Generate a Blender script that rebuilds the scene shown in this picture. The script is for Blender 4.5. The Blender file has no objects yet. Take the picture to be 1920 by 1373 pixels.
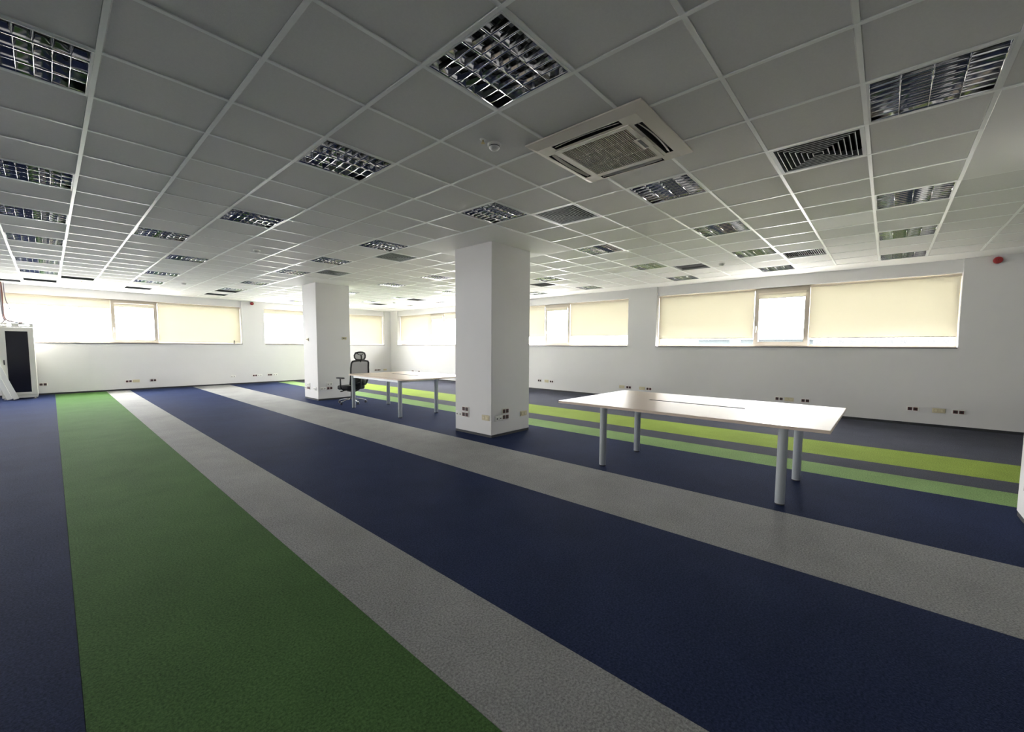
import bpy, math, random
from mathutils import Matrix, Vector

random.seed(7)
scene = bpy.context.scene
col = scene.collection

# ------------------------------------------------------------------ camera
CAM = Vector((0.3442, -1.9866, 1.3901))
YAW, PITCH, ROLL, FPX, SHIFT = 0.73193, -0.07152, 0.00598, 780.64, 18.82
HC, XW, YW = 2.9277, 10.845, 14.912          # ceiling height, right wall, far wall
XL, YN = -9.2, -6.4                          # left wall, near wall (behind the camera)


def camera():
    cy, sy, cp, sp = math.cos(YAW), math.sin(YAW), math.cos(PITCH), math.sin(PITCH)
    f = Vector((cy * cp, sy * cp, sp))
    r = Vector((sy, -cy, 0))
    u = r.cross(f)
    c, s = math.cos(ROLL), math.sin(ROLL)
    r2, u2 = c * r + s * u, -s * r + c * u
    m = Matrix((r2, u2, -f)).transposed().to_4x4()
    m.translation = CAM
    d = bpy.data.cameras.new('camera')
    d.sensor_fit = 'HORIZONTAL'
    d.sensor_width = 36
    d.lens = FPX / 1920 * 36
    d.shift_y = SHIFT / 1920
    d.clip_start = 0.05
    d.clip_end = 500
    o = bpy.data.objects.new('camera', d)
    o.matrix_world = m
    col.objects.link(o)
    scene.camera = o


camera()

# ------------------------------------------------------------------ world, exposure
w = bpy.data.worlds.new('sky')
scene.world = w
w.use_nodes = True
bg = w.node_tree.nodes['Background']
bg.inputs['Color'].default_value = (1.0, 0.965, 0.95, 1)
# bright hazy sky, brighter round the sun standing high beyond the far wall
nt_ = w.node_tree
tc_ = nt_.nodes.new('ShaderNodeTexCoord')
dp_ = nt_.nodes.new('ShaderNodeVectorMath')
dp_.operation = 'DOT_PRODUCT'
dp_.inputs[1].default_value = (-0.45, 0.79, 0.42)
mr_ = nt_.nodes.new('ShaderNodeMapRange')
mr_.inputs['From Min'].default_value = -1
mr_.inputs['To Min'].default_value = 4.9
mr_.inputs['To Max'].default_value = 8.2
nt_.links.new(tc_.outputs['Generated'], dp_.inputs[0])
nt_.links.new(dp_.outputs['Value'], mr_.inputs['Value'])
nt_.links.new(mr_.outputs['Result'], bg.inputs['Strength'])

vs = scene.view_settings
vs.view_transform = 'Standard'
vs.look = 'None'
vs.gamma = 1
vs.use_curve_mapping = False
vs.exposure = 3.08

cyc = scene.cycles
cyc.use_denoising = True
cyc.max_bounces = 14
cyc.diffuse_bounces = 8
cyc.glossy_bounces = 5
cyc.transmission_bounces = 8
cyc.transparent_max_bounces = 16
cyc.caustics_reflective = False
cyc.caustics_refractive = False
cyc.sample_clamp_indirect = 8


# ------------------------------------------------------------------ materials
def mat(name, color, rough=0.6, metal=0.0, spec=0.5, noise=0.0, nscale=20, bump=0.0, bscale=200,
        sheen=0.0, alpha=1.0, coat=0.0, stretch=None, color2=None):
    m = bpy.data.materials.new(name)
    m.use_nodes = True
    nt = m.node_tree
    b = nt.nodes['Principled BSDF']
    b.inputs['Base Color'].default_value = (*color, 1)
    b.inputs['Roughness'].default_value = rough
    b.inputs['Metallic'].default_value = metal
    b.inputs['Specular IOR Level'].default_value = spec
    b.inputs['Coat Weight'].default_value = coat
    b.inputs['Alpha'].default_value = alpha
    if sheen:
        b.inputs['Sheen Weight'].default_value = sheen
        b.inputs['Sheen Roughness'].default_value = 0.35
    tc = nt.nodes.new('ShaderNodeTexCoord')
    src = tc.outputs['Object']
    if stretch:
        mp = nt.nodes.new('ShaderNodeMapping')
        mp.inputs['Scale'].default_value = stretch
        nt.links.new(src, mp.inputs['Vector'])
        src = mp.outputs['Vector']
    if noise:
        n = nt.nodes.new('ShaderNodeTexNoise')
        n.inputs['Scale'].default_value = nscale
        n.inputs['Detail'].default_value = 6
        n.inputs['Roughness'].default_value = 0.65
        nt.links.new(src, n.inputs['Vector'])
        mx = nt.nodes.new('ShaderNodeMix')
        mx.data_type = 'RGBA'
        c2 = color2 or tuple(max(0, c * (1 - noise)) for c in color)
        mx.inputs['A'].default_value = (*c2, 1)
        mx.inputs['B'].default_value = (*(min(1, c * (1 + noise * 0.6)) for c in color), 1)
        nt.links.new(n.outputs['Fac'], mx.inputs['Factor'])
        nt.links.new(mx.outputs['Result'], b.inputs['Base Color'])
    if bump:
        n2 = nt.nodes.new('ShaderNodeTexNoise')
        n2.inputs['Scale'].default_value = bscale
        n2.inputs['Detail'].default_value = 3
        nt.links.new(src, n2.inputs['Vector'])
        bp = nt.nodes.new('ShaderNodeBump')
        bp.inputs['Strength'].default_value = bump
        bp.inputs['Distance'].default_value = 0.004
        nt.links.new(n2.outputs['Fac'], bp.inputs['Height'])
        nt.links.new(bp.outputs['Normal'], b.inputs['Normal'])
    return m


def carpet(name, color):
    """short loop-pile carpet: fine flecks, worn patches, faint pile relief"""
    m = bpy.data.materials.new(name)
    m.use_nodes = True
    nt = m.node_tree
    b = nt.nodes['Principled BSDF']
    b.inputs['Roughness'].default_value = 0.72
    b.inputs['Specular IOR Level'].default_value = 0.014
    tc = nt.nodes.new('ShaderNodeTexCoord')

    def nz(scale, det):
        n = nt.nodes.new('ShaderNodeTexNoise')
        n.inputs['Scale'].default_value = scale
        n.inputs['Detail'].default_value = det
        n.inputs['Roughness'].default_value = 0.7
        nt.links.new(tc.outputs['Object'], n.inputs['Vector'])
        return n
    fine, big, fleck = nz(95, 4), nz(1.6, 5), nz(22, 3)
    rf = nt.nodes.new('ShaderNodeMapRange')
    rf.inputs['From Min'].default_value = 0.3
    rf.inputs['From Max'].default_value = 0.7
    rf.inputs['To Min'].default_value = 0.5
    rf.inputs['To Max'].default_value = 1.45
    nt.links.new(fine.outputs['Fac'], rf.inputs['Value'])
    rb = nt.nodes.new('ShaderNodeMapRange')
    rb.inputs['From Min'].default_value = 0.3
    rb.inputs['From Max'].default_value = 0.7
    rb.inputs['To Min'].default_value = 0.88
    rb.inputs['To Max'].default_value = 1.10
    nt.links.new(big.outputs['Fac'], rb.inputs['Value'])
    mu = nt.nodes.new('ShaderNodeMath')
    mu.operation = 'MULTIPLY'
    nt.links.new(rf.outputs['Result'], mu.inputs[0])
    nt.links.new(rb.outputs['Result'], mu.inputs[1])
    fk = nt.nodes.new('ShaderNodeMapRange')            # scattered dents and dirt flecks
    fk.inputs['From Min'].default_value = 0.66
    fk.inputs['From Max'].default_value = 0.74
    fk.inputs['To Min'].default_value = 1.0
    fk.inputs['To Max'].default_value = 0.72
    nt.links.new(fleck.outputs['Fac'], fk.inputs['Value'])
    mu2 = nt.nodes.new('ShaderNodeMath')
    mu2.operation = 'MULTIPLY'
    nt.links.new(mu.outputs['Value'], mu2.inputs[0])
    nt.links.new(fk.outputs['Result'], mu2.inputs[1])
    mu = mu2
    vm = nt.nodes.new('ShaderNodeVectorMath')
    vm.operation = 'SCALE'
    vm.inputs[0].default_value = color
    nt.links.new(mu.outputs['Value'], vm.inputs['Scale'])
    nt.links.new(vm.outputs['Vector'], b.inputs['Base Color'])
    pile = nz(120, 3)
    bp = nt.nodes.new('ShaderNodeBump')
    bp.inputs['Strength'].default_value = 0.7
    bp.inputs['Distance'].default_value = 0.011
    nt.links.new(pile.outputs['Fac'], bp.inputs['Height'])
    nt.links.new(bp.outputs['Normal'], b.inputs['Normal'])
    return m


def glass_mat(name, tint=(0.96, 0.98, 0.98)):
    m = bpy.data.materials.new(name)
    m.use_nodes = True
    nt = m.node_tree
    nt.nodes.clear()
    out = nt.nodes.new('ShaderNodeOutputMaterial')
    tr = nt.nodes.new('ShaderNodeBsdfTransparent')
    tr.inputs['Color'].default_value = (*tint, 1)
    gl = nt.nodes.new('ShaderNodeBsdfGlossy')
    gl.inputs['Roughness'].default_value = 0.02
    lw = nt.nodes.new('ShaderNodeLayerWeight')
    lw.inputs['Blend'].default_value = 0.5
    pw = nt.nodes.new('ShaderNodeMath')
    pw.operation = 'POWER'
    pw.inputs[1].default_value = 5
    fr = nt.nodes.new('ShaderNodeMapRange')           # Schlick reflectance
    fr.inputs['To Min'].default_value = 0.04
    fr.inputs['To Max'].default_value = 1.0
    nt.links.new(lw.outputs['Facing'], pw.inputs[0])
    nt.links.new(pw.outputs['Value'], fr.inputs['Value'])
    mx = nt.nodes.new('ShaderNodeMixShader')
    nt.links.new(fr.outputs['Result'], mx.inputs['Fac'])
    nt.links.new(tr.outputs['BSDF'], mx.inputs[1])
    nt.links.new(gl.outputs['BSDF'], mx.inputs[2])
    nt.links.new(mx.outputs['Shader'], out.inputs['Surface'])
    return m


def blind_mat():
    m = bpy.data.materials.new('blind_fabric')
    m.use_nodes = True
    nt = m.node_tree
    nt.nodes.clear()
    out = nt.nodes.new('ShaderNodeOutputMaterial')
    tl = nt.nodes.new('ShaderNodeBsdfTranslucent')
    tl.inputs['Color'].default_value = (0.134, 0.131, 0.112, 1)
    df = nt.nodes.new('ShaderNodeBsdfDiffuse')
    df.inputs['Color'].default_value = (0.45, 0.42, 0.36, 1)
    ad = nt.nodes.new('ShaderNodeAddShader')
    nt.links.new(tl.outputs['BSDF'], ad.inputs[0])
    nt.links.new(df.outputs['BSDF'], ad.inputs[1])
    nt.links.new(ad.outputs['Shader'], out.inputs['Surface'])
    return m


def mesh_fabric_mat():
    m = bpy.data.materials.new('chair_mesh')
    m.use_nodes = True
    nt = m.node_tree
    b = nt.nodes['Principled BSDF']
    b.inputs['Base Color'].default_value = (0.03, 0.03, 0.035, 1)
    b.inputs['Roughness'].default_value = 0.7
    b.inputs['Alpha'].default_value = 0.74
    return m


M = {
    'wall': mat('wall_paint', (0.70, 0.69, 0.69), 0.75, noise=0.03, nscale=3, bump=0.08, bscale=150),
    'gypsum': mat('gypsum_paint', (0.86, 0.85, 0.83), 0.7),
    'tile': mat('ceiling_tile_mineral', (0.76, 0.75, 0.73), 0.9, noise=0.10, nscale=90, bump=0.25, bscale=260),
    'tile_white': mat('ceiling_tile_white', (0.93, 0.92, 0.9), 0.75),
    'tee': mat('tee_bar_white', (0.95, 0.96, 0.94), 0.3),
    'navy': carpet('carpet_navy', (0.030, 0.042, 0.100)),
    'green': carpet('carpet_green', (0.085, 0.172, 0.058)),
    'lime': carpet('carpet_lime', (0.31, 0.41, 0.09)),
    'mint': carpet('carpet_mint', (0.27, 0.41, 0.17)),
    'slate': carpet('carpet_slate', (0.09, 0.094, 0.122)),
    'grey': carpet('carpet_grey', (0.37, 0.37, 0.365)),
    'slab': mat('floor_slab', (0.2, 0.2, 0.2), 0.9),
    'skirt': mat('skirting_dark', (0.022, 0.024, 0.03), 0.6),
    'pvc': mat('window_pvc', (0.46, 0.41, 0.335), 0.35),
    'sill': mat('sill_board', (0.8, 0.8, 0.8), 0.3),
    'sill_edge': mat('sill_edge', (0.16, 0.15, 0.16), 0.4),
    'glass': glass_mat('window_glass'),
    'blind': blind_mat(),
    'blind_bar': mat('blind_bar', (0.45, 0.43, 0.40), 0.45),
    'cassette': mat('blind_cassette', (0.62, 0.56, 0.46), 0.4),
    'mirror': mat('louvre_mirror', (0.84, 0.84, 0.85), 0.14, metal=1.0),
    'lampwhite': mat('luminaire_white', (0.8, 0.81, 0.8), 0.4),
    'lampbox': mat('luminaire_box', (0.30, 0.30, 0.30), 0.6),
    'tube': mat('lamp_tube_glass', (0.82, 0.82, 0.8), 0.25),
    'diff': mat('diffuser_aluminium', (0.55, 0.58, 0.58), 0.4, metal=0.1),
    'diffshade': mat('diffuser_shaded', (0.10, 0.108, 0.11), 0.5),  # louvre aluminium darkened: shade of faces turned from the windows put into colour
    'void': mat('duct_black', (0.012, 0.012, 0.013), 0.8),
    'grille': mat('return_grille_dark', (0.05, 0.052, 0.055), 0.55),
    'ac': mat('ac_plastic', (0.72, 0.67, 0.58), 0.4),
    'acg': mat('ac_grille', (0.40, 0.355, 0.28), 0.5),
    'acd': mat('ac_dark', (0.015, 0.015, 0.016), 0.5),
    'vane': mat('ac_vane', (0.60, 0.57, 0.51), 0.4),
    'plastic': mat('white_plastic', (0.82, 0.81, 0.78), 0.35),
    'beige': mat('beige_plastic', (0.66, 0.60, 0.42), 0.4),
    'beige_in': mat('beige_socket_face', (0.56, 0.50, 0.34), 0.45),
    'maroon': mat('maroon_plastic', (0.095, 0.018, 0.022), 0.35),
    'holes': mat('socket_holes', (0.02, 0.02, 0.022), 0.6),
    'red': mat('alarm_red', (0.30, 0.016, 0.022), 0.45),
    'brass': mat('brass', (0.6, 0.48, 0.25), 0.35, metal=0.9),
    'top': mat('maple_laminate', (0.74, 0.61, 0.51), 0.33, spec=0.15, noise=0.10, nscale=6, stretch=(14, 1, 1),
               ),
    'edge': mat('maple_edge', (0.55, 0.43, 0.33), 0.4),
    'leg': mat('leg_silver', (0.78, 0.82, 0.84), 0.4, metal=0.0),
    'cap': mat('leg_cap', (0.03, 0.03, 0.035), 0.5),
    'rail': mat('table_rail', (0.55, 0.56, 0.57), 0.4, metal=0.4),
    'tray': mat('cable_tray_brown', (0.17, 0.085, 0.07), 0.5),
    'black': mat('chair_black', (0.014, 0.014, 0.016), 0.5),
    'fabric': mat('seat_fabric', (0.018, 0.018, 0.021), 0.9, bump=0.3, bscale=300),
    'cmesh': mesh_fabric_mat(),
    'chrome': mat('chair_chrome', (0.72, 0.73, 0.75), 0.18, metal=1.0),
    'caster': mat('caster_dark', (0.02, 0.022, 0.04), 0.4),
    'rack': mat('rack_grey', (0.62, 0.61, 0.55), 0.45),
    'rackglass': mat('rack_dark_glass', (0.010, 0.010, 0.016), 0.12, spec=0.5),
    'panel': mat('white_profile', (0.78, 0.78, 0.74), 0.45),
    'cable': mat('cable_brown', (0.16, 0.07, 0.055), 0.5),
    'cable2': mat('cable_grey', (0.16, 0.15, 0.17), 0.5),
    'bottle': mat('bottle_grey', (0.25, 0.25, 0.24), 0.4),
    'facade': mat('far_facade', (0.80, 0.78, 0.76), 0.8),
    'facade2': mat('far_facade_blue', (0.024, 0.0275, 0.029), 0.9, spec=0.0),
    'farwin': mat('far_window', (0.027, 0.028, 0.029), 0.9, spec=0.0),
    'ground': mat('outside_ground', (0.46, 0.45, 0.43), 0.9, noise=0.15, nscale=0.05),
}


# ------------------------------------------------------------------ mesh helpers
class MB:
    def __init__(self, dedupe=False):
        self.v, self.f, self.s, self.k = [], [], [], {} if dedupe else None

    def p(self, x, y, z):
        if self.k is not None:
            key = (round(x, 5), round(y, 5), round(z, 5))
            if key in self.k:
                return self.k[key]
            self.k[key] = len(self.v)
        self.v.append((x, y, z))
        return len(self.v) - 1

    def face(self, pts, smooth=False):
        self.f.append([self.p(*q) for q in pts])
        self.s.append(smooth)

    def box(self, x0, x1, y0, y1, z0, z1, bevel=0.0):
        if bevel <= 0:
            i = [self.p(x, y, z) for z in (z0, z1) for y in (y0, y1) for x in (x0, x1)]
            for q in ((0, 2, 3, 1), (4, 5, 7, 6), (0, 1, 5, 4), (2, 6, 7, 3), (0, 4, 6, 2), (1, 3, 7, 5)):
                self.f.append([i[a] for a in q])
                self.s.append(False)
            return self
        b = bevel                              # chamfered box: three stacked octagon-ish loops
        loops = []
        for z, d in ((z0, b), (z0 + b, 0), (z1 - b, 0), (z1, b)):
            xa, xb, ya, yb = x0 + d, x1 - d, y0 + d, y1 - d
            loops.append([self.p(*q) for q in ((xa + b, ya, z), (xb - b, ya, z), (xb, ya + b, z), (xb, yb - b, z),
                                               (xb - b, yb, z), (xa + b, yb, z), (xa, yb - b, z), (xa, ya + b, z))])
        self.f.append(loops[0][::-1]); self.s.append(False)
        self.f.append(loops[-1]); self.s.append(False)
        for a, c in zip(loops, loops[1:]):
            for j in range(8):
                self.f.append([a[j], a[(j + 1) % 8], c[(j + 1) % 8], c[j]]); self.s.append(False)
        return self

    def rings(self, loops, closed=True, caps=True, smooth=True):
        idx = [[self.p(*q) for q in lp] for lp in loops]
        n = len(idx[0])
        for a, c in zip(idx, idx[1:]):
            for j in range(n if closed else n - 1):
                self.f.append([a[j], a[(j + 1) % n], c[(j + 1) % n], c[j]])
                self.s.append(smooth)
        if caps and closed:
            self.f.append(idx[0][::-1]); self.s.append(False)
            self.f.append(idx[-1]); self.s.append(False)
        return self

    def lathe(self, prof, c=(0, 0, 0), n=24, axis='z', smooth=True):
        loops = []
        for r, h in prof:
            lp = []
            for j in range(n):
                a = 2 * math.pi * j / n
                u, v = r * math.cos(a), r * math.sin(a)
                q = {'z': (u, v, h), 'x': (h, u, v), 'y': (v, h, u)}[axis]
                lp.append((c[0] + q[0], c[1] + q[1], c[2] + q[2]))
            loops.append(lp)
        return self.rings(loops, smooth=smooth)

    def tube(self, path, r, n=8, closed=False, flat=1.0):
        P = [Vector(q) for q in path]
        loops = []
        m = len(P)
        up = Vector((0, 0, 1))
        prev = None
        for i, q in enumerate(P):
            a = P[(i - 1) % m] if closed or i > 0 else q
            b = P[(i + 1) % m] if closed or i < m - 1 else q
            t = (b - a).normalized()
            if prev is None:
                u = t.cross(up)
                if u.length < 1e-3:
                    u = t.cross(Vector((1, 0, 0)))
            else:
                u = prev - t * prev.dot(t)
            u.normalize()
            prev = u
            v = t.cross(u)
            rr = r[i] if isinstance(r, (list, tuple)) else r
            loops.append([tuple(q + u * rr * math.cos(2 * math.pi * j / n) + v * rr * flat * math.sin(2 * math.pi * j / n))
                          for j in range(n)])
        if closed:
            loops.append(loops[0])
            return self.rings(loops, caps=False)
        return self.rings(loops)

    def mesh(self, name, material):
        me = bpy.data.meshes.new(name)
        me.from_pydata(self.v, [], self.f)
        for p, s in zip(me.polygons, self.s):
            p.use_smooth = s
        me.materials.append(M[material])
        me.update()
        return me

    def build(self, name, material, parent=None, loc=(0, 0, 0), rot=None):
        return place(name, self.mesh(name, material), parent, loc, rot)


def place(name, me, parent=None, loc=(0, 0, 0), rot=None):
    o = bpy.data.objects.new(name, me)
    col.objects.link(o)
    if parent:
        o.parent = parent
    o.location = loc
    if rot:
        o.rotation_euler = rot
    return o


def tag(o, label=None, cat=None, group=None, kind=None):
    if label: o['label'] = label
    if cat: o['category'] = cat
    if group: o['group'] = group
    if kind: o['kind'] = kind
    return o


def thing(name, label, cat, loc=(0, 0, 0), rz=0.0, group=None, rot=None):
    o = bpy.data.objects.new(name, None)
    o.empty_display_size = 0.1
    col.objects.link(o)
    o.location = loc
    o.rotation_euler = rot or (0, 0, rz)
    return tag(o, label, cat, group)


def copy_tree(o, parent=None):
    c = o.copy()
    col.objects.link(c)
    c.parent = parent
    for ch in o.children:
        copy_tree(ch, c)
    return c


# ------------------------------------------------------------------ floor
def carpet_x(x, y):
    return x + 0.0259 * (y - 4) / 8


floor = MB().box(XL - .1, XW + .1, YN - .1, YW + .1, -0.15, -0.012).build('floor', 'slab')
tag(floor, 'striped carpet floor in navy, green and grey', kind='structure')
EDGES = [XL, 0.3807, 1.391, 1.8977, 3.4271, 4.4577, 5.9985, 6.5406, 7.0471, 8.0603, XW]
COLS = ['navy', 'green', 'grey', 'navy', 'grey', 'navy', 'mint', 'slate', 'lime', 'slate']
for a, b, c in zip(EDGES, EDGES[1:], COLS):
    g = 0.0008
    a0, a1 = (a, a) if a == XL else (carpet_x(a, YN) + g, carpet_x(a, YW) + g)
    b0, b1 = (b, b) if b == XW else (carpet_x(b, YN) - g, carpet_x(b, YW) - g)
    mb = MB()
    lo = [(a0, YN, -.012), (b0, YN, -.012), (b1, YW, -.012), (a1, YW, -.012)]
    mb.rings([lo, [(x, y, 0) for x, y, z in lo]], smooth=False)
    mb.build('carpet_strip', c, floor)

# ------------------------------------------------------------------ walls with window niches
SILL, HEAD, NICHE = 1.405, 2.70, 0.38
RW = [(-2.89, 2.47), (3.25, 8.35), (9.1, 14.35)]      # niches in the right wall, along Y
FW = [(-6.1, -1.05), (-0.40, 4.94), (5.655, 10.52)]                  # niches in the far wall, along X; first is unseen, added for light


def wall_with_niches(name, niches, s0, s1, P):
    """P(s, n, z) -> world point; n is depth into the wall"""
    mb = MB(dedupe=True)
    cuts = [s0] + [c for n in niches for c in n] + [s1]
    top = HC + 0.02
    for i in range(len(cuts) - 1):
        a, b = cuts[i], cuts[i + 1]
        mb.face([P(a, 0, 0), P(b, 0, 0), P(b, 0, SILL), P(a, 0, SILL)])
        if i % 2 == 0:
            mb.face([P(a, 0, SILL), P(b, 0, SILL), P(b, 0, top), P(a, 0, top)])
        else:
            mb.face([P(a, 0, SILL), P(b, 0, SILL), P(b, NICHE, SILL), P(a, NICHE, SILL)])
            mb.face([P(a, 0, SILL), P(a, NICHE, SILL), P(a, NICHE, top), P(a, 0, top)])
            mb.face([P(b, 0, SILL), P(b, NICHE, SILL), P(b, NICHE, top), P(b, 0, top)])
            mb.face([P(a, 0, top), P(b, 0, top), P(b, NICHE, top), P(a, NICHE, top)])
    o = mb.build(name, 'wall')
    tag(o, kind='structure')
    for a, b in niches:
        l = MB(dedupe=True)
        q = [P(a, .045, HEAD), P(b, .045, HEAD), P(b, NICHE, HEAD), P(a, NICHE, HEAD),
             P(a, .045, top), P(b, .045, top), P(b, NICHE, top), P(a, NICHE, top)]
        for f in ((0, 1, 2, 3), (4, 5, 6, 7), (0, 1, 5, 4), (2, 3, 7, 6), (1, 2, 6, 5), (0, 3, 7, 4)):
            l.face([q[k] for k in f])
        l.build('lintel', 'wall', o)
    return o


PR = lambda s, n, z: (XW + n, s, z)
PF = lambda s, n, z: (s, YW + n, z)
PL = lambda s, n, z: (XL - n, s, z)
LW = [(3.25, 8.35), (9.1, 14.35)]                     # unseen niches added in the left wall, along Y, for side light

wall_right = wall_with_niches('wall_right', RW, YN, YW, PR)
wall_far = wall_with_niches('wall_far', FW, XL, XW, PF)
wall_left = wall_with_niches('wall_left', LW, YN, YW, PL)
tag(MB().box(XL - .4, XW + .4, YN - .2, YN, -.1, HC + .25).build('wall_near', 'wall'), kind='structure')
tag(MB().box(XW - .012, XW, YN, YW - .013, 0, .045).build('baseboard_right', 'skirt'), kind='structure')
tag(MB().box(XL, XW, YW - .012, YW, 0, .045).build('baseboard_far', 'skirt'), kind='structure')

# ------------------------------------------------------------------ windows and blinds
NWIN = [0]


def window(P, a, b, sa, sb, blinds, facing):
    """a..b niche, sa..sb opening sash in the middle; blinds: list of (pane, bottom z, label)"""
    NWIN[0] += 1
    root = bpy.data.objects.new('window_%d' % NWIN[0], None)
    col.objects.link(root)
    tag(root, kind='structure')

    def bx(s0, s1, n0, n1, z0, z1):
        p0, p1 = P(s0, n0, z0), P(s1, n1, z1)
        m = MB()
        m.box(min(p0[0], p1[0]), max(p0[0], p1[0]), min(p0[1], p1[1]), max(p0[1], p1[1]), z0, z1)
        return m
    z0, z1 = SILL + .012, HEAD
    bx(a, b, 0.2, 0.27, z0, z0 + .05).build('frame_rail', 'pvc', root)
    bx(a, b, 0.2, 0.27, z1 - .05, z1).build('frame_rail', 'pvc', root)
    for s in ((a, a + .05), (sa - .03, sa + .03), (sb - .03, sb + .03), (b - .05, b)):
        bx(s[0], s[1], 0.2, 0.27, z0 + .05, z1 - .05).build('frame_post', 'pvc', root)
    # opening sash: four members, proud of the frame
    sash = bx(sa - .02, sb + .02, .155, .235, z0 + .02, z0 + .105).build('sash_bottom', 'pvc', root)
    bx(sa - .02, sb + .02, .155, .235, z1 - .10, z1 - .015).build('sash_top', 'pvc', root)
    for k, s in enumerate(((sa - .02, sa + .065), (sb - .065, sb + .02))):
        st = bx(s[0], s[1], .155, .235, z0 + .105, z1 - .10).build('sash_stile', 'pvc', root)
        if k == (1 if facing != 'F' else 0):
            hz = z0 + .42
            hs = (s[0] + s[1]) / 2
            hm = bx(hs - .015, hs + .015, .14, .155, hz - .04, hz + .04)
            p0, p1 = P(hs - .01, .105, 0), P(hs + .01, .14, 0)
            hm.box(min(p0[0], p1[0]), max(p0[0], p1[0]), min(p0[1], p1[1]), max(p0[1], p1[1]), hz - .11, hz + .02)
            hm.build('handle', 'plastic', st)
    for s in ((a + .05, sa - .03), (sa + .065, sb - .065), (sb + .03, b - .05)):
        bx(s[0], s[1], .228, .234, z0 + .05, z1 - .05).build('pane', 'glass', root)
    bx(a + .002, b - .002, -.018, .2, SILL, SILL + .012).build('window_sill', 'sill', root)
    bx(a + .002, b - .002, -.021, -.018, SILL - .012, SILL + .012).build('sill_nosing', 'sill_edge', root)
    spans = {0: (a + .006, sa - .0215, .162), 1: (sa + .05, sb - .05, .132), 2: (sb + .0215, b - .006, .162)}
    for k, zb, label in blinds:
        s0, s1, n = spans[k]
        zt = z1 - (.02 if k != 1 else .105)
        c = P((s0 + s1) / 2, n, zt)
        t = thing('roller_blind', label, 'blind', c, group=None)
        L = (s1 - s0) / 2
        ax = 'y' if facing != 'F' else 'x'

        def lb(h, d0, d1, za, zc):
            if facing != 'F':
                return MB().box(d0, d1, -h, h, za, zc)
            return MB().box(-h, h, d0, d1, za, zc)
        ch = .028 if k != 1 else .045
        lb(L, -.02, .02, -ch, 0).build('cassette', 'cassette', t)
        lb(L - .006, -.0006, .0006, zb - zt, -ch).build('fabric', 'blind', t)
        MB().lathe([(.008, -L + .012), (.008, L - .012)], (0, 0, zb - zt), 8, ax).build('bottom_bar', 'blind_bar', t)
    # daylight portal: tells the renderer where the sky light enters
    ld = bpy.data.lights.new('window_daylight', 'AREA')
    ld.shape = 'RECTANGLE'
    ld.size, ld.size_y = b - a, z1 - z0
    ld.cycles.is_portal = True
    lo = bpy.data.objects.new('window_daylight', ld)
    col.objects.link(lo)
    lo.location = P((a + b) / 2, NICHE - .01, (z0 + z1) / 2)
    lo.rotation_euler = (math.pi / 2, 0, {'R': math.pi / 2, 'L': -math.pi / 2, 'F': math.pi}[facing])
    return root


# right wall: s runs along Y, so pane 0 is the one nearest the camera side of each window
window(PR, *RW[0], -0.72, 0.25, [
    (0, 1.60, 'cream roller blind lowered almost to sill, beside the wall with the red alarm'),
    (1, 2.47, 'short cream blind rolled up on opening sash between two large drawn blinds above near table'),
    (2, 1.60, 'cream roller blind lowered almost to sill, next to the pillar with the broad wall strip')], 'R')
window(PR, *RW[1], 5.25, 6.16, [
    (0, 1.71, 'cream roller blind with a slightly buckled hem, just beside the near white column'),
    (1, 2.50, 'short cream blind rolled up on narrow sash close to near white column'),
    (2, 1.71, 'narrow visible cream blind half hidden by the near white column')], 'R')
window(PR, *RW[2], 11.25, 12.12, [
    (0, 2.45, 'cream blind rolled up next to sash, partly hidden behind the near column'),
    (1, 2.47, 'short cream blind rolled up on sash above the far table'),
    (2, 1.60, 'cream roller blind lowered beside the room corner, next to the sash above far table')], 'R')
window(PF, *FW[1], 1.655, 2.665, [
    (0, 2.42, 'cream roller blind only a third lowered above the equipment cabinet'),
    (1, 2.495, 'short cream blind rolled up on opening sash of far wall beside drawn blind'),
    (2, 1.46, 'cream roller blind fully lowered on far wall beside round red alarm')], 'F')
window(PF, *FW[2], 7.4, 8.35, [
    (0, 2.535, 'cream blind rolled up high between the red alarm and far column'),
    (1, 2.5, 'short cream blind on sash hidden behind the far column'),
    (2, 1.46, 'cream roller blind fully lowered between far column and room corner')], 'F')

window(PF, *FW[0], -4.0, -3.05, [  # unseen window, added to bring more daylight in from the left
    (0, 1.5, 'cream roller blind fully lowered on added unseen window beyond the server cabinet'),
    ], 'F')
for k, (a_, b_) in enumerate(((5.3, 6.3), (11.2, 12.2))):  # unseen windows added for side light, blinds set to limit it
    where = ('of added unseen window in middle of the wall opposite the tables', 'of added unseen window near far end of the wall opposite the tables')[k]
    window(PL, *LW[k], a_, b_, [
        (0, 1.6, 'cream roller blind lowered, first pane %s' % where),
        (1, 2.47, 'short cream blind rolled up on sash %s' % where),
        (2, 1.6, 'cream roller blind lowered, last pane %s' % where)], 'L')

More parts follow.
